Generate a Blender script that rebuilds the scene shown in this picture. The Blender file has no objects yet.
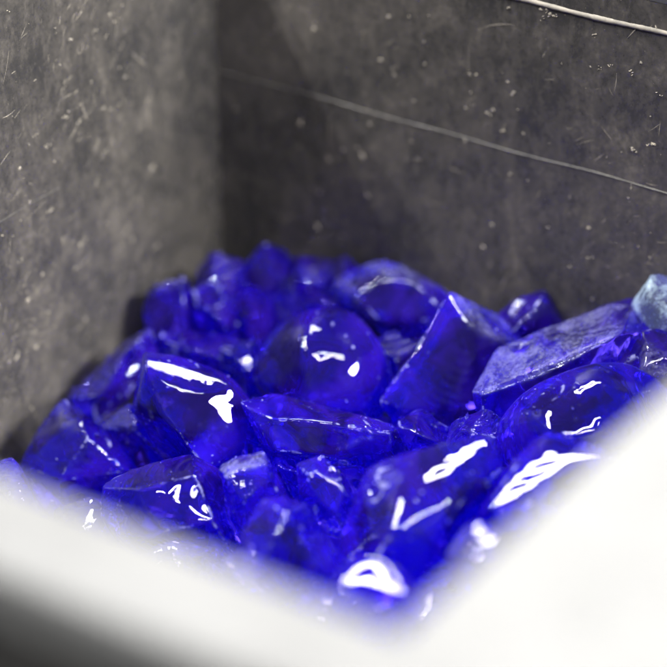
import bpy, bmesh, math, random
import numpy as np
from mathutils import Vector, Matrix

scene = bpy.context.scene
COL = scene.collection

# ------------------------------------------------------------------ camera
PITCH = math.radians(28.7)
FPX = 2427.0                      # focal length in pixels of the 667 px photograph
CAM = np.array([0.0, -0.88, 0.5])
cam_data = bpy.data.cameras.new("camera")
cam_data.sensor_width = 36.0
cam_data.lens = 36.0 * FPX / 667.0
cam_data.clip_start = 0.02
cam_data.clip_end = 100.0
cam_data.dof.use_dof = True
cam_data.dof.focus_distance = 0.942
cam_data.dof.aperture_fstop = 3.7
cam_data.dof.aperture_blades = 0
cam = bpy.data.objects.new("camera", cam_data)
cam.location = CAM
cam.rotation_euler = (math.pi / 2 - PITCH, 0, 0)
COL.objects.link(cam)
scene.camera = cam

# ------------------------------------------------------------------ world: dim grey factory hall
world = bpy.data.worlds.new("World")
scene.world = world
world.use_nodes = True
bg = world.node_tree.nodes["Background"]
bg.inputs[0].default_value = (0.93, 0.96, 1.0, 1)
bg.inputs[1].default_value = 0.17

# ------------------------------------------------------------------ lamps: paired ceiling tubes
def tube_pair(x, y, z, rz, power, length=1.2, gap=0.11, width=0.035):
    for s in (-1, 1):
        ld = bpy.data.lights.new("fluorescent_tube", 'AREA')
        ld.shape = 'RECTANGLE'
        ld.size = length
        ld.size_y = width
        ld.energy = power
        ld.color = (1.0, 0.985, 0.95)
        lo = bpy.data.objects.new("fluorescent_tube", ld)
        lo.location = (x - s * gap * math.sin(rz), y + s * gap * math.cos(rz), z)
        # the reflector throws the light down and towards the work place
        lo.rotation_euler = (Vector((0, 0, 0)) - Vector(lo.location)).to_track_quat('-Z', 'Y').to_euler()
        if True:
            z_ax = (Vector(lo.location) - Vector((0, 0, 0))).normalized()
            x_ax = Vector((math.cos(rz), math.sin(rz), 0)); x_ax = (x_ax - z_ax * x_ax.dot(z_ax)).normalized()
            y_ax = z_ax.cross(x_ax)
            lo.rotation_euler = Matrix((x_ax, y_ax, z_ax)).transposed().to_euler()
        COL.objects.link(lo)

tube_pair(1.97, -1.04, 1.65, math.radians(60), 104, 1.5)
tube_pair(0.25, -0.95, 1.75, math.radians(15), 15, 1.5, 0.10, 0.03)
tube_pair(-1.20, 0.17, 1.50, math.radians(56), 33)
tube_pair(0.35, 1.05, 1.60, math.radians(10), 20, 1.3, 0.10, 0.10)   # wide diffuser fixture
tube_pair(0.75, 1.60, 1.30, math.radians(-20), 18, 1.5, 0.10, 0.03)
PANEL = np.array([0.35, 1.05, 1.60])

scene.view_settings.view_transform = 'Standard'
scene.view_settings.look = 'None'
scene.view_settings.exposure = 0.40
scene.view_settings.gamma = 1.0
scene.view_settings.use_curve_mapping = False

scene.render.engine = 'CYCLES'
cy = scene.cycles
cy.max_bounces = 20
cy.transmission_bounces = 20
cy.use_adaptive_sampling = True
cy.adaptive_threshold = 0.05
cy.adaptive_min_samples = 16
cy.glossy_bounces = 6
cy.diffuse_bounces = 3
cy.volume_bounces = 0
cy.sample_clamp_indirect = 15.0
cy.sample_clamp_direct = 0.0
cy.blur_glossy = 0.0
cy.caustics_reflective = True
cy.caustics_refractive = True
cy.use_denoising = True

# ------------------------------------------------------------------ measuring helpers
_fw = np.array([0, math.cos(PITCH), -math.sin(PITCH)])
_up = np.array([0, math.sin(PITCH), math.cos(PITCH)])
_rt = np.array([1.0, 0, 0])
def ray(u, v):
    return _fw + (u - 333.5) / FPX * _rt + (333.5 - v) / FPX * _up
def at_depth(u, v, d):
    return CAM + d * ray(u, v)
def at_height(u, v, z):
    r = ray(u, v)
    return CAM + r * (z - CAM[2]) / r[2]
def depth_at(u, v, z):
    r = ray(u, v)
    return (z - CAM[2]) / r[2]

AZ = math.radians(33.9)
CORNER = at_height(222, 250, 0.0)                      # far inner corner at glass level
SDIR = np.array([math.cos(AZ), -math.sin(AZ), 0])      # along the back wall
TDIR = np.array([-math.sin(AZ), -math.cos(AZ), 0])     # along the left wall, towards the viewer
RIM = 0.1685
LS = (at_height(550, 495, RIM) - CORNER) @ SDIR        # inner size of the bin
LT = (at_height(200, 555, RIM) - CORNER) @ TDIR
FLOOR = -0.150
BIN_RZ = math.atan2(SDIR[1], SDIR[0])
def to_bin(p):
    q = np.asarray(p) - CORNER
    return q @ SDIR, q @ TDIR, q[2]

# ------------------------------------------------------------------ node helpers
def new_mat(name):
    m = bpy.data.materials.new(name)
    m.use_nodes = True
    nt = m.node_tree
    for n in list(nt.nodes):
        nt.nodes.remove(n)
    return m, nt
class NT:
    def __init__(self, nt): self.nt = nt
    def n(self, typ, **kw):
        nd = self.nt.nodes.new(typ)
        for k, v in kw.items():
            if k.startswith('i_'):
                key = k[2:]
                key = int(key) if key.isdigit() else key.replace('_', ' ')
                nd.inputs[key].default_value = v
            else:
                setattr(nd, k, v)
        return nd
    def l(self, a, b): self.nt.links.new(a, b)
    def math(self, op, a, b=None, clamp=False):
        nd = self.n('ShaderNodeMath', operation=op, use_clamp=clamp)
        for i, x in enumerate((a, b)):
            if x is None: continue
            if hasattr(x, 'is_output'): self.l(x, nd.inputs[i])
            else: nd.inputs[i].default_value = x
        return nd.outputs[0]
    def ramp(self, x, a, b, lo=0.0, hi=1.0):
        nd = self.n('ShaderNodeMapRange', interpolation_type='SMOOTHSTEP')
        self.l(x, nd.inputs[0])
        nd.inputs[1].default_value = a; nd.inputs[2].default_value = b
        nd.inputs[3].default_value = lo; nd.inputs[4].default_value = hi
        return nd.outputs[0]
    def mixc(self, f, a, b):
        nd = self.n('ShaderNodeMix', data_type='RGBA')
        if hasattr(f, 'is_output'): self.l(f, nd.inputs[0])
        else: nd.inputs[0].default_value = f
        for i, x in ((6, a), (7, b)):
            if hasattr(x, 'is_output'): self.l(x, nd.inputs[i])
            else: nd.inputs[i].default_value = (*x, 1)
        return nd.outputs[2]

# ------------------------------------------------------------------ materials
def wall_material():
    m, nt = new_mat("scuffed_dark_steel")
    g = NT(nt)
    out = g.n('ShaderNodeOutputMaterial')
    p = g.n('ShaderNodeBsdfPrincipled')
    tc = g.n('ShaderNodeTexCoord')
    oi = g.n('ShaderNodeObjectInfo')
    co = g.n('ShaderNodeVectorMath', operation='ADD')
    g.l(tc.outputs['Object'], co.inputs[0]); 
    sc = g.n('ShaderNodeVectorMath', operation='SCALE'); sc.inputs['Scale'].default_value = 3.0
    cmb = g.n('ShaderNodeCombineXYZ'); g.l(oi.outputs['Random'], cmb.inputs[0]); g.l(oi.outputs['Random'], cmb.inputs[2])
    g.l(cmb.outputs[0], sc.inputs[0]); g.l(sc.outputs[0], co.inputs[1])
    C = co.outputs[0]
    def noise(scale, detail=4, rough=0.6, dist=0.0, stretch=None, rot=0):
        v = C
        if stretch:
            mp = g.n('ShaderNodeMapping'); g.l(C, mp.inputs[0])
            mp.inputs['Scale'].default_value = stretch; mp.inputs['Rotation'].default_value = (0, rot, 0)
            v = mp.outputs[0]
        nd = g.n('ShaderNodeTexNoise'); g.l(v, nd.inputs['Vector'])
        nd.inputs['Scale'].default_value = scale; nd.inputs['Detail'].default_value = detail
        nd.inputs['Roughness'].default_value = rough; nd.inputs['Distortion'].default_value = dist
        return nd.outputs['Fac']
    big = noise(14, 5, 0.62, 0.6)
    mid = noise(60, 5, 0.65, 0.4)
    fine = noise(420, 3, 0.6)
    streak = noise(30, 4, 0.6, 0.5, (1.0, 1.0, 0.28))
    grit = noise(190, 6, 0.75, 0.3, (1.0, 1.0, 0.55), 0.25)
    dust = g.math('ADD', g.math('MULTIPLY', g.ramp(big, 0.30, 0.75), 0.46), g.math('MULTIPLY', g.ramp(mid, 0.40, 0.74), 0.26))
    dust = g.math('ADD', dust, g.math('MULTIPLY', g.ramp(grit, 0.42, 0.72), 0.34))
    dust = g.math('ADD', dust, g.math('MULTIPLY', g.ramp(streak, 0.5, 0.75), 0.30))
    dust = g.math('MULTIPLY', dust, g.ramp(fine, 0.25, 0.7, 0.55, 1.1), True)
    # hair-line scratches in several directions
    scr = None
    for k, (rot, st, sca, th) in enumerate(((0.5, (1, 1, 0.035), 330, .70), (1.05, (1, 1, 0.04), 300, .715), (-0.35, (1, 1, 0.04), 360, .72), (1.5, (1, 1, .03), 280, .725))):
        s = noise(sca, 2, 0.5, 0.15, st, rot)
        s = g.ramp(s, th, th + 0.05)
        msk = g.ramp(noise(22 + 7 * k, 3, 0.6), 0.5, 0.62)
        s = g.math('MULTIPLY', s, msk)
        scr = s if scr is None else g.math('MAXIMUM', scr, s)
    spk = noise(900, 2, 0.5)
    spk = g.ramp(spk, 0.70, 0.76)
    c = g.mixc(dust, (0.021, 0.021, 0.0225), (0.112, 0.100, 0.087))
    c = g.mixc(g.math('MULTIPLY', scr, 0.75), c, (0.34, 0.30, 0.25))
    c = g.mixc(g.math('MULTIPLY', spk, 0.6), c, (0.33, 0.28, 0.22))
    g.l(c, p.inputs['Base Color'])
    p.inputs['Metallic'].default_value = 0.0
    g.l(g.ramp(dust, 0, 1, 0.24, 0.62), p.inputs['Roughness'])
    p.inputs['Specular IOR Level'].default_value = 0.45
    bmp = g.n('ShaderNodeBump'); bmp.inputs['Strength'].default_value = 0.25; bmp.inputs['Distance'].default_value = 0.0006
    h = g.math('ADD', g.math('MULTIPLY', mid, 0.8), g.math('MULTIPLY', scr, 0.5)); h = g.math('ADD', h, g.math('MULTIPLY', fine, .15)); h = g.math('ADD', h, g.math('MULTIPLY', big, 3.0))
    g.l(h, bmp.inputs['Height']); g.l(bmp.outputs[0], p.inputs['Normal'])
    g.l(p.outputs[0], out.inputs[0])
    return m

def simple_material(name, col, rough, col2=None, scale=40, metallic=0.0, bump=0.0):
    m, nt = new_mat(name)
    g = NT(nt)
    out = g.n('ShaderNodeOutputMaterial')
    p = g.n('ShaderNodeBsdfPrincipled')
    tc = g.n('ShaderNodeTexCoord')
    nd = g.n('ShaderNodeTexNoise'); g.l(tc.outputs['Object'], nd.inputs['Vector'])
    nd.inputs['Scale'].default_value = scale; nd.inputs['Detail'].default_value = 5; nd.inputs['Roughness'].default_value = .6
    f = g.ramp(nd.outputs['Fac'], 0.35, 0.7)
    g.l(g.mixc(f, col, col2 or col), p.inputs['Base Color'])
    p.inputs['Roughness'].default_value = rough
    p.inputs['Metallic'].default_value = metallic
    if bump:
        b = g.n('ShaderNodeBump'); b.inputs['Strength'].default_value = bump; b.inputs['Distance'].default_value = 0.001
        g.l(nd.outputs['Fac'], b.inputs['Height']); g.l(b.outputs[0], p.inputs['Normal'])
    g.l(p.outputs[0], out.inputs[0])
    return m

def glass_material(name, scatter, rough):
    m, nt = new_mat(name)
    g = NT(nt)
    out = g.n('ShaderNodeOutputMaterial')
    tc = g.n('ShaderNodeTexCoord')
    ed = g.n('ShaderNodeAttribute', attribute_name='edge').outputs['Fac']
    fr = g.n('ShaderNodeAttribute', attribute_name='frost').outputs['Fac']
    def noise(scale, detail=3, rough=0.6, dist=0.0):
        nd = g.n('ShaderNodeTexNoise'); g.l(tc.outputs['Object'], nd.inputs['Vector'])
        nd.inputs['Scale'].default_value = scale; nd.inputs['Detail'].default_value = detail
        nd.inputs['Roughness'].default_value = rough; nd.inputs['Distortion'].default_value = dist
        return nd.outputs['Fac']
    n_mid = noise(160, 4); n_fine = noise(900, 3); n_wide = noise(38, 3, .6, .4)
    # clear body
    p = g.n('ShaderNodeBsdfPrincipled')
    p.inputs['Base Color'].default_value = (0.33, 0.19, 0.99, 1)
    p.inputs['Transmission Weight'].default_value = 1.0
    p.inputs['IOR'].default_value = 1.52
    p.inputs['Roughness'].default_value = rough
    bmp = g.n('ShaderNodeBump'); bmp.inputs['Strength'].default_value = 0.08; bmp.inputs['Distance'].default_value = 0.0008
    g.l(g.math('ADD', n_wide, g.math('MULTIPLY', n_mid, 0.25)), bmp.inputs['Height']); g.l(bmp.outputs[0], p.inputs['Normal'])
    # ground, chipped or dusty glass
    f = g.n('ShaderNodeBsdfPrincipled')
    fc = g.mixc(g.ramp(n_fine, .3, .7), (0.17, 0.16, 0.62), (0.52, 0.54, 0.80))
    g.l(g.mixc(g.ramp(fr, .94, 1.0), fc, (0.48, 0.64, 0.80)), f.inputs['Base Color'])
    f.inputs['Roughness'].default_value = 0.30
    f.inputs['Transmission Weight'].default_value = 0.45
    f.inputs['IOR'].default_value = 1.5
    b2 = g.n('ShaderNodeBump'); b2.inputs['Strength'].default_value = 0.8; b2.inputs['Distance'].default_value = 0.0006
    g.l(g.math('ADD', n_mid, g.math('MULTIPLY', n_fine, .6)), b2.inputs['Height']); g.l(b2.outputs[0], f.inputs['Normal'])
    e = g.math('MULTIPLY', ed, g.ramp(noise(130, 4, .7), 0.42, 0.64))
    e = g.math('MULTIPLY', g.ramp(e, 0.25, 0.75), 0.72)
    q = g.math('MULTIPLY', fr, g.ramp(g.math('ADD', g.math('MULTIPLY', noise(60, 6, .72, .8), .78), g.math('MULTIPLY', noise(700, 3), .22)), 0.40, 0.66))
    q = g.math('MULTIPLY', q, g.ramp(fr, .94, 1.0, .70, 1.0))
    q = g.math('MAXIMUM', q, g.ramp(fr, .94, 1.0, 0.0, .14))
    spk = g.math('MULTIPLY', g.ramp(noise(520, 2, .5), 0.70, 0.75), g.math('MULTIPLY', g.ramp(n_wide, .45, .6), 0.7))
    fac = g.math('MAXIMUM', g.math('MAXIMUM', e, q), spk, True)
    # seeds and bubbles inside the melt scatter a little blue light back
    df = g.n('ShaderNodeBsdfDiffuse'); df.inputs[0].default_value = (0.080, 0.020, 0.94, 1)
    tl = g.n('ShaderNodeBsdfTranslucent'); tl.inputs[0].default_value = (0.080, 0.020, 0.97, 1)
    m1 = g.n('ShaderNodeMixShader'); m1.inputs[0].default_value = 0.5; g.l(df.outputs[0], m1.inputs[1]); g.l(tl.outputs[0], m1.inputs[2])
    m2 = g.n('ShaderNodeMixShader')
    stria = g.n('ShaderNodeTexNoise'); mp = g.n('ShaderNodeMapping'); g.l(tc.outputs['Object'], mp.inputs[0])
    mp.inputs['Scale'].default_value = (1, .35, 1); mp.inputs['Rotation'].default_value = (.6, .4, .8); g.l(mp.outputs[0], stria.inputs['Vector'])
    stria.inputs['Scale'].default_value = 55; stria.inputs['Detail'].default_value = 4; stria.inputs['Distortion'].default_value = 1.2
    g.l(g.ramp(stria.outputs['Fac'], .36, .66, scatter * .40, scatter * 1.7), m2.inputs[0])
    g.l(p.outputs[0], m2.inputs[1]); g.l(m1.outputs[0], m2.inputs[2])
    mx = g.n('ShaderNodeMixShader'); g.l(fac, mx.inputs[0]); g.l(m2.outputs[0], mx.inputs[1]); g.l(f.outputs[0], mx.inputs[2])
    g.l(mx.outputs[0], out.inputs['Surface'])
    va = g.n('ShaderNodeVolumeAbsorption')
    va.inputs['Color'].default_value = (0.24, 0.10, 0.975, 1)
    va.inputs['Density'].default_value = 36.0
    g.l(va.outputs[0], out.inputs['Volume'])
    return m

M_WALL = wall_material()
M_RIM = simple_material("worn_pale_steel", (0.110, 0.1105, 0.111), 0.6, (0.092, 0.0925, 0.093), 25)
M_SEAM = simple_material("bare_weld_metal", (0.10, 0.094, 0.085), 0.55, (0.05, 0.048, 0.045), 300, 0.0, 0.4)
M_BEAD = simple_material("pale_edge_strip", (0.25, 0.225, 0.19), 0.7, (0.13, 0.12, 0.105), 90, 0, 0.5)
M_FLECK = simple_material("dry_pale_residue", (0.26, 0.23, 0.185), 0.85, (0.10, 0.092, 0.082), 150)
M_FLOOR = simple_material("dark_floor", (0.05, 0.05, 0.052), 0.7, (0.09, 0.09, 0.088), 8)
M_GLASS = glass_material("cobalt_glass", 0.135, 0.0)
M_CRUSH = glass_material("crushed_cobalt_glass", 0.36, 0.12)

# ------------------------------------------------------------------ object helpers
def mesh_obj(name, verts, faces, mat, parent=None, smooth=False):
    me = bpy.data.meshes.new(name)
    me.from_pydata([tuple(v) for v in verts], [], faces)
    me.materials.append(mat)
    if smooth:
        me.shade_smooth()
    o = bpy.data.objects.new(name, me)
    COL.objects.link(o)
    if parent: o.parent = parent
    return o
def box_obj(name, lo, hi, mat, parent, bevel=0.0, seg=2):
    bm = bmesh.new()
    bmesh.ops.create_cube(bm, size=1.0)
    for v in bm.verts:
        v.co = Vector([lo[i] + (v.co[i] + .5) * (hi[i] - lo[i]) for i in range(3)])
    if bevel:
        bmesh.ops.bevel(bm, geom=bm.edges[:], offset=bevel, segments=seg, affect='EDGES', profile=0.5)
    me = bpy.data.meshes.new(name); bm.to_mesh(me); bm.free()
    me.materials.append(mat)
    o = bpy.data.objects.new(name, me); COL.objects.link(o); o.parent = parent
    return o

# ------------------------------------------------------------------ setting
fl = mesh_obj("floor", [(-3, -3, 0), (3, -3, 0), (3, 3, 0), (-3, 3, 0)], [(0, 1, 2, 3)], M_FLOOR)
fl.location = (0, 0, FLOOR - 0.012)
fl["kind"] = "structure"

# ------------------------------------------------------------------ the bin (local axes: x along the back wall, y = -t, z up)
bin_root = bpy.data.objects.new("metal_bin", None)
COL.objects.link(bin_root)
bin_root.location = (CORNER[0], CORNER[1], 0)
bin_root.rotation_euler = (0, 0, BIN_RZ)
bin_root["label"] = "scuffed dark grey metal bin with pale rim, holding the broken blue glass"
bin_root["category"] = "bin"
TH = 0.004
def panel(lx, origin, rz, name="wall_panel"):
    """upright panel; local x along the wall, inner face at y=0, thickness towards +y"""
    o = box_obj(name, (0, 0, 0), (lx, TH, RIM - 0.0035 - FLOOR), M_WALL, bin_root)
    o.location = (origin[0], origin[1], FLOOR)
    o.rotation_euler = (0, 0, rz)
    return o
wall_back = panel(LS + 2 * TH, (-TH, 0), 0)
wall_back["label"] = "dark back wall with a thin weld line"
wall_left = panel(LT - 0.0004, (0, -LT + 0.0002), math.pi / 2)
wall_left["label"] = "dusty scratched left wall"
wall_right = panel(LT - 0.0004, (LS, -0.0002), -math.pi / 2)
wall_front = panel(LS + 2 * TH, (LS + TH, -LT), math.pi)
box_obj("bottom_panel", (0.001, -LT + 0.001, FLOOR - 0.006), (LS - 0.001, -0.001, FLOOR + 0.0), M_WALL, bin_root)

# rim flange: mitred strips round the mouth, with a rolled lip on the outside
def flange(name, i0, i1, out, w0, w1, width, slot=None, lip=0.016):
    """strip from inner point i0 to i1, growing outwards along `out`; w0/w1 = widths of the neighbours for the mitre"""
    i0 = np.array(i0, float); i1 = np.array(i1, float); out = np.array(out, float)
    al = (i1 - i0); L = np.linalg.norm(al); al /= L
    prof = [(0, -0.0032), (-0.0006, -0.0010), (0.0004, 0.0), (width - 0.004, 0.0), (width - 0.0012, -0.0012), (width, -0.004), (width, -lip), (width - 0.0025, -lip), (width - 0.0025, -0.0032)]
    nseg = 48
    vs, fs = [], []
    for j in range(nseg + 1):
        f = j / nseg
        for (x, z) in prof:
            s = -w0 * x / width + f * (L + w0 * x / width + w1 * x / width)
            p = i0 + al * s + out * x
            vs.append((p[0], p[1], RIM + z))
    m = len(prof)
    for j in range(nseg):
        for q in range(m):
            a = j * m + q; b = j * m + (q + 1) % m
            fs.append((a, b, b + m, a + m))
    fs.append(tuple(range(m))[::-1]); fs.append(tuple(nseg * m + q for q in range(m)))
    me_o = mesh_obj(name, vs, fs, M_RIM, bin_root)
    bm = bmesh.new(); bm.from_mesh(me_o.data); bmesh.ops.recalc_face_normals(bm, faces=bm.faces); bm.to_mesh(me_o.data); bm.free()
    return me_o
WN, WR = 0.033, 0.085
flange("rim_flange", (0, 0), (LS, 0), (0, 1), 0.020, WR, 0.020)
flange("rim_flange", (0, -LT), (0, 0), (-1, 0), WN, 0.020, 0.020)
f_near = flange("rim_flange", (LS, -LT), (0, -LT), (0, -1), WR, 0.020, WN)
f_near["label"] = "blurred pale near rim"
f_right = flange("rim_flange", (LS, 0), (LS, -LT), (1, 0), 0.020, WN, WR)
f_right["label"] = "blurred broad pale right rim"

# weld lines on the walls
rng = np.random.default_rng(5)
def bead(name, wall, L, z, r, mat, x0=0.0, slope=0.0, seed=1):
    rr = np.random.default_rng(seed)
    n = 160
    vs, fs = [], []
    ph = rr.uniform(0, 6, 6)
    for i in range(n + 1):
        x = x0 + (L - x0) * i / n
        wob = 0.0003 * (math.sin(x * 90 + ph[0]) + .7 * math.sin(x * 41 + ph[1]))
        k = 0.95 + 0.13 * math.sin(x * 230 + ph[2]) * math.sin(x * 73 + ph[3]) + 0.04 * rr.normal()
        k = max(0.6, k)
        for q in range(5):
            a = math.pi * q / 4
            vs.append((x, 0.0001 - r * k * .9 * math.sin(a), z - FLOOR + wob + slope * x + r * k * math.cos(a)))
    for i in range(n):
        for q in range(4):
            a = i * 5 + q
            fs.append((a, a + 1, a + 6, a + 5))
    o = mesh_obj(name, vs, fs, mat, bin_root, True)
    o.location = wall.location; o.rotation_euler = wall.rotation_euler
    return o
bead("weld_line", wall_back, LS - .001, 0.0885, 0.00046, M_SEAM, 0, -0.006, 1)
bead("scored_line", wall_left, LT - .11, 0.0742, 0.0002, M_SEAM, 0.10, 0, 2)
bead("edge_bead", wall_back, LS - .001, 0.1535, 0.0012, M_BEAD, 0.11, 0, 3)

# scratches and flecks of dried residue sticking to the walls (uncountable)
def marks(wall, L, n_scr, n_fleck, seed, zr, name="scratch_mark", placed=()):
    rr = np.random.default_rng(seed)
    vs, fs = [], []
    def ribbon(x, z, ang, ln, w, curve):
        n = 6
        b = len(vs)
        px, pz = x, z
        for i in range(n + 1):
            f = i / n
            a = ang + curve * (f - .5)
            ww = w * (math.sin(math.pi * min(max(f, .04), .96)) ** .6) * rr.uniform(.6, 1.2)
            vs.append((px - ww * math.sin(a), -0.00008, pz + ww * math.cos(a)))
            vs.append((px + ww * math.sin(a), -0.00008, pz - ww * math.cos(a)))
            px += ln / n * math.cos(a); pz += ln / n * math.sin(a)
        for i in range(n):
            q = b + 2 * i
            fs.append((q, q + 1, q + 3, q + 2))
    cl = [(rr.uniform(0.02, L - .02), rr.uniform(*zr), rr.uniform(.010, .045)) for _ in range(18)]
    def spot():
        if rr.uniform() < .7:
            q = cl[rr.integers(len(cl))]
            return (min(max(q[0] + rr.normal() * q[2], .005), L - .005), min(max(q[1] + rr.normal() * q[2] * 1.3, zr[0]), zr[1]))
        return (rr.uniform(0.01, L - .01), rr.uniform(*zr))
    for _ in range(n_scr):
        x, z = spot()
        ang = rr.choice([rr.normal(1.15, .25), rr.normal(.5, .3), rr.uniform(0, 3.1)])
        ln = min(0.03, 0.0015 + rr.exponential(0.0035))
        ribbon(x, z - FLOOR, ang, ln, rr.uniform(.00006, .00022), rr.normal(0, .25))
    for _ in range(n_fleck):
        x, z = spot(); z -= FLOOR
        s = min(0.0020, rr.exponential(0.00035) + .00015)
        k = 7; b = len(vs)
        el = rr.uniform(.35, 1); th = rr.uniform(0, 3.1)
        vs.append((x, -0.0003 - s * .25, z))
        for i in range(k):
            a = 2 * math.pi * i / k
            r_ = s * rr.uniform(.55, 1.15)
            ex, ez = r_ * math.cos(a), r_ * el * math.sin(a)
            vs.append((x + ex * math.cos(th) - ez * math.sin(th), -0.00005, z + ex * math.sin(th) + ez * math.cos(th)))
        for i in range(k):
            fs.append((b, b + 1 + i, b + 1 + (i + 1) % k))
    for (x, z, s, n) in placed:                     # the larger flecks, in small groups
        for _ in range(n):
            b = len(vs); k = 9
            x1 = x + rr.normal() * s * 1.2; z1 = z - FLOOR + rr.normal() * s * .8; s1 = s * rr.uniform(.35, 1)
            el = rr.uniform(.3, .8); th = rr.uniform(-.5, 1.0)
            vs.append((x1, -0.0003 - s1 * .3, z1))
            for i in range(k):
                a = 2 * math.pi * i / k; r_ = s1 * rr.uniform(.5, 1.2)
                ex, ez = r_ * math.cos(a), r_ * el * math.sin(a)
                vs.append((x1 + ex * math.cos(th) - ez * math.sin(th), -0.00005, z1 + ex * math.sin(th) + ez * math.cos(th)))
            for i in range(k):
                fs.append((b, b + 1 + i, b + 1 + (i + 1) % k))
    o = mesh_obj(name, vs, fs, M_FLECK, bin_root)
    o.location = wall.location; o.rotation_euler = wall.rotation_euler
    o["kind"] = "stuff"
    return o
def on_back(u, v):
    r = ray(u, v); p = CAM + r * ((CORNER - CAM) @ TDIR) / (r @ TDIR)
    return (p - CORNER) @ SDIR + TH, p[2]
def on_left(u, v):
    r = ray(u, v); p = CAM + r * ((CORNER - CAM) @ SDIR) / (r @ SDIR)
    return LT - (p - CORNER) @ TDIR, p[2]
PL = [(128, 77, .0014, 2), (118, 106, .0008, 4), (65, 118, .0009, 6), (110, 15, .0009, 6), (95, 30, .0007, 7), (48, 145, .0009, 6), (108, 148, .0010, 4),
      (78, 120, .0008, 5), (50, 210, .0010, 6), (82, 245, .0012, 3), (35, 135, .0006, 8), (155, 245, .0016, 2), (180, 75, .0010, 3), (20, 262, .0009, 5), (45, 315, .0010, 4), (8, 12, .001, 2)]
PB = [(469, 76, .0012, 3), (470, 106, .0012, 3), (490, 112, .0009, 4), (384, 62, .0011, 3), (395, 74, .0010, 3), (512, 91, .0010, 2), (500, 131, .0009, 3), (650, 145, .0010, 6),
      (635, 150, .0008, 6), (600, 68, .0006, 5), (610, 66, .0006, 4), (595, 36, .0006, 4), (550, 13, .0012, 6), (556, 17, .0010, 4), (508, 6, .0014, 2), (541, 19, .0008, 3),
      (365, 195, .0012, 3), (420, 160, .0009, 3), (588, 258, .0010, 3), (548, 228, .0008, 3), (629, 187, .0007, 3), (280, 30, .0016, 2), (300, 120, .0014, 3), (632, 72, .0008, 4), (660, 95, .0007, 5)]
marks(wall_left, LT - .001, 900, 480, 11, (-0.06, 0.155), placed=[(*on_left(u, v), q, n) for u, v, q, n in PL])
marks(wall_back, LS - .001, 240, 240, 12, (-0.01, 0.155), placed=[(*on_back(u, v), q, n) for u, v, q, n in PB])

# ------------------------------------------------------------------ glass chunks
_ico = {}
def ico(level):
    if level not in _ico:
        bm = bmesh.new()
        bmesh.ops.create_icosphere(bm, subdivisions=level, radius=1.0)
        bm.verts.ensure_lookup_table()
        v = np.array([q.co[:] for q in bm.verts])
        f = np.array([[w.index for w in q.verts] for q in bm.faces], dtype=np.int32)
        bm.free()
        _ico[level] = (v / np.linalg.norm(v, axis=1)[:, None], f)
    return _ico[level]

def hull_planes(pts):
    bm = bmesh.new()
    for p in pts: bm.verts.new(tuple(p))
    r = bmesh.ops.convex_hull(bm, input=bm.verts[:])
    bm.verts.index_update()
    bad = [v for v in bm.verts if not v.link_faces]
    if bad: bmesh.ops.delete(bm, geom=bad, context='VERTS')
    bmesh.ops.dissolve_limit(bm, angle_limit=math.radians(7), verts=bm.verts[:], edges=bm.edges[:])
    bmesh.ops.recalc_face_normals(bm, faces=bm.faces[:])
    bm.normal_update()
    hv = np.array([v.co[:] for v in bm.verts])
    c = hv.mean(0)
    N, Hh, A, Cn = [], [], [], []
    for f in bm.faces:
        n = np.array(f.normal[:]); m = np.array(f.calc_center_median()[:])
        h = float(n @ (m - c))
        if h < 0: n, h = -n, -h
        if f.calc_area() < 1e-7: continue
        N.append(n); Hh.append(h); A.append(f.calc_area()); Cn.append(m - c)
    bm.free()
    return c, hv, np.array(N), np.array(Hh), np.array(A), np.array(Cn)

def sines(p, rr, freq, n=7):
    s = np.zeros(len(p))
    for _ in range(n):
        k = rr.normal(size=3); k *= freq * rr.uniform(.6, 1.5) / np.linalg.norm(k)
        s += np.sin(p @ k + rr.uniform(0, 6.28))
    return s / math.sqrt(n / 2)

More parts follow.
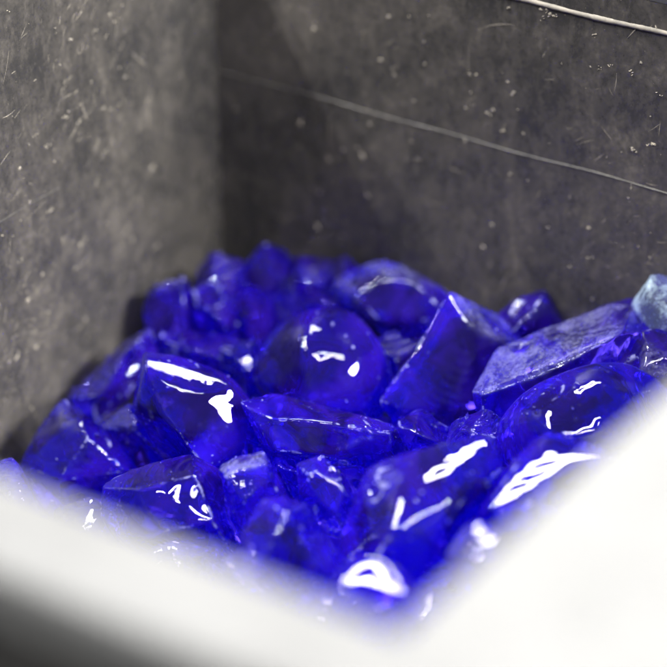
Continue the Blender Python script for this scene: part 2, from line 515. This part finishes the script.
def chunk_geometry(pts, level=6, soft=0.0004, wave=0.0007, ripple=0.00012, bowl=0.08, chip=0.0005, cuts=0.22, scars=5, frost=None, wear=1.0, seed=0):
    rr = np.random.default_rng(seed)
    c, hv, N, Hh, A, Cn = hull_planes(pts)
    # knocked-off corners
    nv = rr.permutation(len(hv))[:int(round(len(hv) * cuts))]
    for i in nv:
        dn = hv[i] - c; Lr = np.linalg.norm(dn); dn = dn / Lr + rr.normal(size=3) * .35; dn /= np.linalg.norm(dn)
        sup = ((hv - c) @ dn).max()
        hh = sup - rr.uniform(.0012, .0042)
        N = np.vstack([N, dn]); Hh = np.append(Hh, hh); A = np.append(A, .00006); Cn = np.vstack([Cn, dn * hh])
    v0, f0 = ico(level)
    X = hv - c
    w, E = np.linalg.eigh(X.T @ X / len(X))
    w = np.sqrt(np.maximum(w, (0.35 ** 2) * w.max()))
    if np.linalg.det(E) < 0: E[:, 0] *= -1
    d = (v0 * w) @ E.T
    d /= np.linalg.norm(d, axis=1)[:, None]
    nd = d @ N.T
    def radii(h):
        r = np.where(nd > 1e-3, h / np.maximum(nd, 1e-3), 1.0)
        return np.minimum(r, 1.0)
    r = radii(np.broadcast_to(Hh, nd.shape))
    p = d * r.min(1)[:, None]
    off = np.zeros_like(nd)
    for i in range(len(N)):
        size = math.sqrt(A[i])
        t1 = np.cross(N[i], [0.31, 0.52, 0.79]); t1 /= np.linalg.norm(t1); t2 = np.cross(N[i], t1)
        q = p - Cn[i]
        a, b = q @ t1, q @ t2
        rho2 = (a * a + b * b) / (size * .55) ** 2
        k = rr.uniform(-.6, 1.3) * bowl
        off[:, i] -= k * size * np.exp(-rho2) * .6
        th = rr.uniform(0, 6.28)
        rho = np.hypot(a - size * .8 * math.cos(th), b - size * .8 * math.sin(th))
        lam = rr.uniform(.0035, .008)
        off[:, i] += ripple * rr.uniform(.2, 1.6) * np.sin(2 * math.pi * rho / lam * (1 + .15 * rho / size)) * np.exp(-rho / (size * .9))
    off += (wave * sines(p, rr, 110, 6) * .5)[:, None]
    h = np.maximum(Hh * 1.03 + off + soft * 1.3 + .0004, Hh * 0.25)
    r = radii(h)
    # shell-shaped scars struck out of the edges
    r1 = r.min(1); r2 = np.partition(r, 1, axis=1)[:, 1]
    on_edge = np.nonzero((r2 - r1) < .0010)[0]
    sc_cols, sc_n = [], []
    for _ in range(scars if len(on_edge) else 0):
        j = on_edge[rr.integers(len(on_edge))]
        P = d[j] * r1[j]
        rho = rr.choice([rr.uniform(.004, .009), rr.uniform(.010, .022)])
        out_n = N[np.argsort(r[j])[:2]]
        w1 = rr.uniform(.15, .85); dirn = out_n[0] * w1 + out_n[1] * (1 - w1); dirn /= np.linalg.norm(dirn)
        m = P + dirn * (rho - rr.uniform(.0008, .0024) * (rho / .009) ** .4)
        dm = d @ m
        disc = dm ** 2 - m @ m + rho ** 2
        t = dm - np.sqrt(np.maximum(disc, 0))
        lam = rr.uniform(.0016, .0034)
        q = d * t[:, None] - P
        t = t + ripple * .55 * np.sin(2 * math.pi * np.linalg.norm(q + dirn * .004, axis=1) / lam)
        t = np.where((disc > 0) & (t > .35 * r1) & (m @ m > rho ** 2), t, 1.0)
        sc_cols.append(t); sc_n.append(dirn)
    if sc_cols:
        r = np.column_stack([r] + sc_cols); N = np.vstack([N] + [-0.2 * q for q in sc_n])
    rs = np.sort(r, 1)
    am = np.argsort(r, 1)[:, :2]
    r1 = rs[:, 0]
    soft_r = r1 - soft * np.log(np.sum(np.exp(-(r - r1[:, None]) / soft), 1))
    gap = rs[:, 1] - rs[:, 0]
    dotn = np.sum(N[am[:, 0]] * N[am[:, 1]], 1)
    sharp = np.clip((0.90 - dotn) / 0.35, 0, 1)
    edge = np.exp(-gap / 0.0011) * sharp
    ch = np.clip(sines(p, rr, 900, 8) * .5 + sines(p, rr, 330, 6) * .6, -0.2, 1.6)
    rad = soft_r - chip * edge * np.maximum(ch, 0)
    V = c + d * rad[:, None]
    fr = np.zeros(len(V))
    if frost:
        for (dirn, lim, amt) in frost:
            dirn = np.array(dirn, float); dirn /= np.linalg.norm(dirn)
            hit = (N @ dirn) > lim; hit[len(Hh):] = False
            wgt = np.exp(-(r - r1[:, None]) / 0.0006)
            fr = np.maximum(fr, amt * (wgt * hit).sum(1) / wgt.sum(1))
    return V, f0, edge * wear, fr

def chunk_obj(name, V, F, edge, fr, mat=None):
    c = V.mean(0).copy(); c[2] = V[:, 2].min()
    me = bpy.data.meshes.new(name)
    me.vertices.add(len(V)); me.vertices.foreach_set('co', (V - c).astype(np.float32).ravel())
    me.loops.add(F.size); me.loops.foreach_set('vertex_index', F.astype(np.int32).ravel())
    me.polygons.add(len(F)); me.polygons.foreach_set('loop_start', np.arange(0, F.size, 3, dtype=np.int32))
    for nm, arr in (('edge', edge), ('frost', fr)):
        at = me.attributes.new(nm, 'FLOAT', 'POINT'); at.data.foreach_set('value', arr.astype(np.float32))
    me.update(calc_edges=True); me.validate()
    me.shade_smooth()
    me.materials.append(mat or M_GLASS)
    o = bpy.data.objects.new(name, me); COL.objects.link(o)
    o.location = c
    return o

def hero(label, outline, front=(), z=0.0, T=0.020, dd=0.0, seed=0, group="cobalt blue glass chunks in the bin", back=0.6, jit=0.25, anchor=None, facet=None, **kw):
    """outline: silhouette as seen from the camera; front: ridge points (u, v, metres nearer); z: height of its middle"""
    rr = np.random.default_rng(seed + 100)
    o = np.array([q[:2] for q in outline], float)
    uc, vc = anchor or o.mean(0)
    d0 = depth_at(uc, vc, z) + dd
    pts = []
    for q in outline:
        dz = q[2] if len(q) > 2 else rr.uniform(-jit, jit) * T
        pts.append(at_depth(q[0], q[1], d0 + dz))
    for q in front:
        pts.append(at_depth(q[0], q[1], d0 - q[2]))
    if facet:                                   # one flat fracture face tilted to mirror the wide ceiling fixture
        px, near_by = facet
        P0 = at_depth(*np.mean(px, 0), d0 - near_by)
        a1 = (CAM - P0) / np.linalg.norm(CAM - P0); a2 = (PANEL - P0) / np.linalg.norm(PANEL - P0)
        nf = (a1 + a2) / np.linalg.norm(a1 + a2)
        for (u, v) in px:
            rd = ray(u, v); pts.append(CAM + rd * (((P0 - CAM) @ nf) / (rd @ nf)))
    for q in o[::2]:
        b = (uc, vc) + (q - (uc, vc)) * back * rr.uniform(.7, 1.1)
        pts.append(at_depth(b[0], b[1], d0 + T * rr.uniform(.8, 1.15)))
    V, F, e, f = chunk_geometry(np.array(pts), seed=seed, **kw)
    ob = chunk_obj("glass_chunk", V, F, e, f)
    ob["label"] = label
    ob["category"] = "glass chunk"
    ob["group"] = group
    return ob

UP = (0, -0.2, 1)
CAMD = tuple(-_fw)
# ---- row along the left wall
hero("blue glass chunk with a curved front ridge at the left wall, leftmost in the bin",
     [(63, 402), (30, 440), (14, 468), (20, 492), (55, 515), (112, 508), (139, 472), (126, 450), (95, 424)],
     [(88, 440, .016), (74, 418, .008), (126, 470, .012), (60, 480, .018), (35, 470, .010)], z=-.022, T=.020, seed=1, level=7, soft=.0005, anchor=(75, 460))
hero("long sloping blue glass splinter lying up against the left wall",
     [(152, 330), (122, 344), (95, 374), (66, 404), (92, 428), (112, 412), (138, 388), (160, 358)],
     [(128, 352, .012), (97, 400, .014), (140, 365, .010)], z=-.012, T=.014, seed=2, level=7, frost=[((-.3, -.3, 1), .75, .35)])
hero("blurred upright blue glass block standing by the left wall, behind the splinter",
     [(157, 283), (184, 280), (188, 300), (190, 335), (165, 345), (148, 322), (147, 300)],
     [(180, 290, .012), (182, 330, .012), (158, 300, .010)], z=.004, T=.016, seed=3)
hero("blurred dark blue glass chunk right of the upright block by the left wall",
     [(190, 286), (212, 282), (236, 300), (243, 322), (228, 345), (196, 342), (188, 315)],
     [(205, 305, .012), (225, 325, .013)], z=.004, T=.018, seed=4)
hero("blue glass chunk in the shade between upright block and shiny dark chunk",
     [(150, 335), (185, 332), (235, 340), (262, 362), (245, 385), (200, 380), (160, 366)],
     [(190, 350, .012), (230, 360, .012)], z=-.006, T=.016, seed=5)
# ---- far heap
far = [("far blurred blue glass chunk tucked into the bin's back corner", [(196, 276), (214, 256), (240, 262), (252, 300), (226, 318), (198, 302)], .004),
       ("topmost of the blurred blue glass chunks near the back corner", [(228, 284), (264, 246), (282, 252), (306, 290), (284, 318), (244, 312)], .005),
       ("blurred blue glass shard leaning on the back wall behind the rounded dome", [(276, 270), (300, 259), (334, 264), (344, 292), (310, 320), (280, 300)], .005),
       ("small pointed blurred blue glass chunk left of the frosted-edged slab", [(308, 284), (344, 258), (362, 276), (356, 306), (328, 318), (306, 300)], .004),
       ("blurred blue glass chunk below the far heap, left of the rounded dome", [(220, 306), (250, 288), (294, 306), (296, 344), (252, 360), (222, 338)], -.002),
       ("narrow blurred blue glass shard standing upright in the far heap", [(266, 296), (290, 276), (308, 304), (308, 340), (284, 350), (262, 326)], .0),
       ("blurred blue glass piece between far heap and the white-glinting dome top", [(288, 300), (334, 284), (364, 300), (360, 334), (318, 338), (290, 326)], .002)]
for i, (lb, ol, z) in enumerate(far):
    c = np.mean(ol, 0)
    hero(lb, ol, [(c[0] + (10 if i % 2 else -10), c[1] - 8, .014), (c[0] + (-6 if i % 3 else 12), c[1] + 12, .010)], z=z, T=.015, seed=20 + i, jit=.6, cuts=.05, scars=1, wear=.45)
hero("broad blue glass slab with frosted rounded border near the back wall",
     [(332, 292), (344, 276), (378, 262), (412, 268), (444, 288), (452, 312), (428, 344), (392, 338), (356, 312)],
     [(352, 290, .009), (380, 276, .010), (412, 282, .011), (436, 304, .011), (420, 330, .011), (384, 322, .011)],
     z=.014, T=.016, seed=7, level=7, scars=4, cuts=.2, soft=.0009, frost=[((0, .5, 1), .80, .8), ((-.6, -.6, .1), .8, .6)])
hero("small dark blue glass chunk peeking up before the back wall, right of the tall wedge",
     [(545, 290), (517, 300), (498, 318), (502, 345), (540, 352), (566, 338), (560, 316)],
     [(540, 300, .008), (520, 325, .012)], z=.018, T=.015, seed=208, cuts=0, scars=1)
# ---- middle
hero("rounded dome-shaped blue glass chunk in the middle of the heap",
     [(254, 384), (262, 350), (284, 325), (318, 311), (350, 315), (376, 340), (387, 388), (376, 418), (320, 424), (276, 412)],
     [(300, 335, .014), (340, 338, .015), (312, 368, .021), (358, 380, .018), (282, 375, .012), (300, 408, .018), (352, 410, .018)],
     z=.006, T=.022, seed=9, level=7, soft=.0020, wave=.0010, chip=.0006, bowl=.05, scars=0, cuts=.06)
hero("tall pointed blue glass wedge with a sharp left edge and frosted right shoulder",
     [(452, 296, -.004), (420, 340, -.006), (385, 400, -.008), (398, 428, .0), (450, 438, .0), (500, 410), (520, 342, .010), (496, 318, .012)],
     [(468, 326, .008), (502, 344, .002), (472, 408, .007), (415, 412, .009)],
     z=.010, T=.016, seed=117, level=7, soft=.0005, wave=.0005, scars=2, cuts=0, ripple=.00005, bowl=.04, frost=[((.35, .2, 1), .72, .55)])
hero("glossy dark blue glass chunk with bright white glints along its top",
     [(146, 357), (180, 361), (216, 374), (234, 386), (258, 420), (273, 448), (252, 470), (205, 472), (158, 445), (131, 404), (136, 375)],
     [(180, 430, .022), (240, 440, .016), (160, 410, .019), (205, 464, .017)], facet=([(147, 362), (180, 366), (216, 378), (230, 388), (200, 394), (165, 384), (148, 375)], .014),
     z=.000, T=.022, seed=11, level=7, scars=5, cuts=.1, ripple=.00005, bowl=.04, soft=.0006, wave=.0008, anchor=(200, 420))
hero("flat-fronted blue glass block with long thin glints below the rounded dome",
     [(243, 406), (275, 397), (328, 410), (388, 424), (404, 448), (394, 474), (325, 482), (272, 466)],
     [(275, 420, .014), (330, 424, .017), (390, 440, .013), (325, 455, .017), (276, 448, .014)],
     z=.002, T=.018, seed=12, level=7, scars=4, cuts=.2, soft=.0006, wave=.0004, bowl=.04)
hero("large blue glass slab with a frosted sloping top, at the right",
     [(478, 392, -.008), (500, 350, .006), (542, 330, .014), (600, 312, .018), (637, 305, .016), (642, 332, 0), (604, 372, -.008), (545, 408, -.012), (488, 436, -.012)],
     [(616, 336, .012), (562, 362, .014), (540, 376, .016), (486, 393, .016)],
     z=.022, T=.012, seed=13, level=7, scars=4, cuts=0, soft=.0005, wave=.0007, bowl=.03, frost=[((-.25, .1, 1), .80, .80)], anchor=(560, 365))
hero("pale crusted glass crystal standing highest at the right edge",
     [(633, 306), (652, 275), (688, 266), (706, 308), (694, 350), (660, 352), (640, 334)],
     [(650, 296, .010), (676, 300, .014), (668, 335, .012)], z=.036, T=.014, seed=14, frost=[((-.3, -.2, 1), .15, 1.0)], scars=0, cuts=.25, chip=.0010, wave=.0012)
hero("dusty-faced blue glass chunk under the pale crystal at the right edge",
     [(640, 326), (616, 362), (600, 392), (640, 410), (700, 400), (704, 345), (670, 338)],
     [(650, 350, .014), (640, 384, .016), (690, 370, .014)], z=.026, T=.016, seed=15, frost=[((-.4, -.8, .5), .70, .5)])
hero("blue glass chunk in the gap below the tall wedge",
     [(390, 425), (420, 412), (455, 428), (470, 452), (440, 478), (404, 470)],
     [(415, 432, .012), (440, 446, .013)], z=-.002, T=.016, seed=16)
hero("blue glass chunk with fine hackled threads, left of the domed right chunk",
     [(452, 425), (486, 412), (512, 425), (520, 462), (496, 490), (460, 478), (446, 450)],
     [(470, 435, .012), (500, 445, .013), (478, 468, .012)], z=.006, T=.016, seed=17, level=7, ripple=.0005)
# ---- front
hero("glossy domed blue glass chunk with paired white streaks at the right rim",
     [(502, 428), (520, 400), (552, 380), (592, 369), (628, 373), (662, 394), (660, 440), (620, 484), (556, 490), (510, 470)],
     [(536, 410, .014), (580, 392, .016), (620, 400, .016), (560, 440, .024), (610, 445, .022)],
     z=.022, T=.020, seed=18, level=7, scars=2, cuts=.02, soft=.0026, wave=.0006, bowl=.03, chip=.0003)
hero("blue glass chunk with a broad white glare, half hidden by the right rim",
     [(550, 436), (516, 458), (494, 488), (478, 526), (506, 560), (570, 560), (622, 520), (630, 470), (590, 446)],
     [(550, 520, .024)], facet=([(550, 438), (606, 458), (585, 466), (548, 476), (506, 514), (494, 506), (520, 466)], .016),
     z=.022, T=.018, seed=19, level=7, scars=2, cuts=.0, ripple=.00002, soft=.0014, wave=.0006, bowl=.02)
hero("largest smooth blue glass chunk at the front centre, with curved white glints",
     [(484, 440), (440, 446), (398, 456), (366, 470), (352, 520), (338, 590), (384, 616), (440, 590), (472, 530), (500, 476)],
     [(400, 476, .016), (460, 464, .014), (400, 530, .030), (452, 500, .026), (372, 570, .022), (420, 570, .026)],
     z=.016, T=.022, seed=30, level=7, scars=3, cuts=.05, soft=.0026, wave=.0008, bowl=.03, chip=.0003)
hero("small blue glass chunk with a pale chipped top, right of the front left chunk",
     [(220, 462), (262, 453), (277, 474), (292, 505), (272, 545), (238, 540), (224, 505)],
     [(226, 472, .012), (266, 465, .014), (250, 510, .018), (280, 505, .012)], z=.004, T=.014, seed=31, level=7, frost=[((0, .2, 1), .75, .8)])
hero("blue glass chunk with a low peaked top at the front left",
     [(100, 492), (132, 474), (156, 472), (190, 458), (216, 470), (234, 502), (238, 560), (180, 572), (112, 540)],
     [(140, 492, .014), (195, 480, .014), (210, 520, .020), (150, 530, .018)], z=-.006, T=.018, seed=32, level=7, soft=.0005)
hero("steep blue glass chunk at the front, left of the largest smooth chunk",
     [(284, 495), (262, 502), (242, 540), (240, 600), (300, 625), (350, 580), (330, 540), (306, 510)],
     [(286, 515, .016), (270, 560, .022), (318, 570, .020)], z=.010, T=.016, seed=33, level=7)
hero("small blue glass shard with a bright square glint, between front chunks",
     [(298, 466), (326, 455), (352, 470), (364, 510), (348, 545), (320, 530), (302, 500)],
     [(314, 480, .014), (344, 490, .013), (334, 515, .014)], z=.006, T=.014, seed=34, level=7)
hero("dark blue glass chunk deep in the gap below the glossy white-glinting chunk",
     [(98, 430), (130, 405), (160, 430), (185, 455), (176, 480), (130, 482), (108, 462)], [(135, 430, .012), (160, 455, .012)], z=-.020, T=.016, seed=40)
hero("blue glass chunk filling the gap between rounded dome and tall wedge",
     [(372, 345), (396, 335), (424, 345), (430, 385), (404, 420), (376, 400)], [(396, 360, .012), (404, 385, .012)], z=-.002, T=.018, seed=41)
hero("blue glass chunk in the shade left of the rounded dome",
     [(222, 350), (252, 340), (276, 360), (278, 400), (250, 414), (226, 390)], [(246, 362, .012), (256, 385, .012)], z=-.008, T=.018, seed=42)
hero("blue glass chunk low between flat-fronted block and front chunks",
     [(280, 466), (318, 462), (360, 462), (380, 480), (350, 510), (300, 505)], [(310, 476, .010), (350, 480, .010)], z=-.010, T=.016, seed=43)
hero("blue glass chunk with a thick curved white glare at the front tip of the heap",
     [(330, 580), (348, 564), (376, 560), (404, 576), (420, 602), (396, 640), (350, 640), (330, 612)],
     [(370, 612, .020), (345, 605, .014), (402, 612, .014)], facet=([(338, 580), (366, 571), (392, 582), (405, 596), (400, 600), (368, 581), (342, 587)], .012),
     z=.020, T=.014, seed=44, level=7, wear=.3, scars=0, cuts=0, ripple=.00003, soft=.0012, wave=.0009, bowl=.03)
near = [("blue glass chunk behind the near rim at the far left, mostly blurred out", [(-20, 470), (12, 462), (40, 490), (60, 530), (30, 570), (-20, 550)], -.025),
        ("blue glass chunk glimpsed over the near rim below the leftmost chunk", [(56, 512), (90, 500), (124, 520), (136, 560), (100, 596), (60, 580)], -.026),
        ("blue glass chunk glimpsed over the near rim below the peaked chunk", [(140, 556), (176, 542), (216, 552), (232, 600), (190, 634), (146, 616)], -.022),
        ("blue glass chunk against the near rim, below the chipped-top chunk", [(226, 560), (252, 546), (290, 580), (300, 630), (260, 660), (224, 630)], .0),
        ("blue glass chunk against the near rim, below the steep chunk", [(300, 606), (330, 590), (362, 626), (366, 660), (330, 690), (296, 660)], -.006),
        ("blue glass chunk in the near corner, below the largest smooth chunk", [(392, 610), (430, 588), (470, 600), (476, 650), (430, 690), (390, 660)], -.004),
        ("blue glass chunk sparkling beside the right rim, right of the largest smooth chunk", [(448, 556), (472, 520), (512, 536), (530, 580), (500, 620), (460, 606)], .016)]
for i, (lb, ol, z) in enumerate(near):
    c = np.mean(ol, 0)
    hero(lb, ol, [(c[0] - 12, c[1] - 14, .014), (c[0] + 12, c[1] + 10, .018)], z=z, T=.016, seed=163 + i, scars=1, wear=.4, frost=[(UP, .35, .30)])

# ---- the bed of broken glass that carries the chunks, seen only through gaps (uncountable)
def bed():
    rr = np.random.default_rng(77)
    Vs, Fs, Es, Rs = [], [], [], []
    b = 0
    for layer, zc in enumerate((-0.027, -0.07)):
        for i in range(7):
            for j in range(8):
                s = (i + .5 + rr.uniform(-.2, .2)) * LS / 7
                t = (j + .5 + rr.uniform(-.2, .2)) * LT / 8
                s = min(max(s, .032), LS - .032); t = min(max(t, .032), LT - .032)
                slope = 0.06 * (s / LS - .45) - 0.02 * (t / LT - .4) if layer == 0 else 0
                c = CORNER + s * SDIR + t * TDIR; c[2] = zc + slope + rr.uniform(-.006, .006)
                q = rr.normal(size=(13, 3)); q /= np.linalg.norm(q, axis=1)[:, None]
                q *= rr.uniform(.019, .027) * rr.uniform(.75, 1.1, size=(1, 3))
                V, F, e, f = chunk_geometry(c + q, level=5 - layer, wear=.5, scars=2, cuts=.1, seed=int(rr.integers(1e6)))
                Vs.append(V); Fs.append(F + b); Es.append(e); Rs.append(f); b += len(V)
    o = chunk_obj("glass_bed", np.concatenate(Vs), np.concatenate(Fs), np.concatenate(Es), np.concatenate(Rs), M_CRUSH)
    o["kind"] = "stuff"
    o["label"] = "bed of broken blue glass glimpsed in the gaps beneath the chunks"
    o["category"] = "broken glass"
bed()

# ---- crumbs of glass lying on the chunks and in the gaps (uncountable)
def crumbs():
    rr = np.random.default_rng(9)
    bpy.context.view_layer.update()
    dg = bpy.context.evaluated_depsgraph_get()
    Vs, Fs, b = [], [], 0
    v0, f0 = ico(1)
    n = 0
    for _ in range(1500):
        s, t = rr.uniform(.006, LS - .006), rr.uniform(.006, LT - .006)
        if rr.uniform() < .35: s = rr.uniform(.003, .02)
        p = CORNER + s * SDIR + t * TDIR
        hit, loc, nor, idx, ob, mt = scene.ray_cast(dg, Vector((p[0], p[1], .14)), Vector((0, 0, -1)))
        if not hit or not ob.name.startswith("glass") or nor.z < .55: continue
        r = min(.0024, .0003 + rr.exponential(.00045))
        V = v0 * r * rr.uniform(.4, 1.2, size=(1, 3)) * rr.uniform(.6, 1.25, size=(len(v0), 1))
        a = rr.normal(size=3); Q = np.array(Matrix.Rotation(rr.uniform(0, 6), 3, Vector(a).normalized()))
        Vs.append(V @ Q.T + np.array(loc) + np.array([0, 0, r * .35])); Fs.append(f0 + b); b += len(V); n += 1
        if n >= 420: break
    V = np.concatenate(Vs); F = np.concatenate(Fs)
    o = chunk_obj("glass_crumbs", V, F, np.full(len(V), .8), np.full(len(V), .6))
    o.data.shade_flat()
    o["kind"] = "stuff"
    o["label"] = "tiny glass crumbs scattered over the blue chunks"
    o["category"] = "glass crumbs"
crumbs()
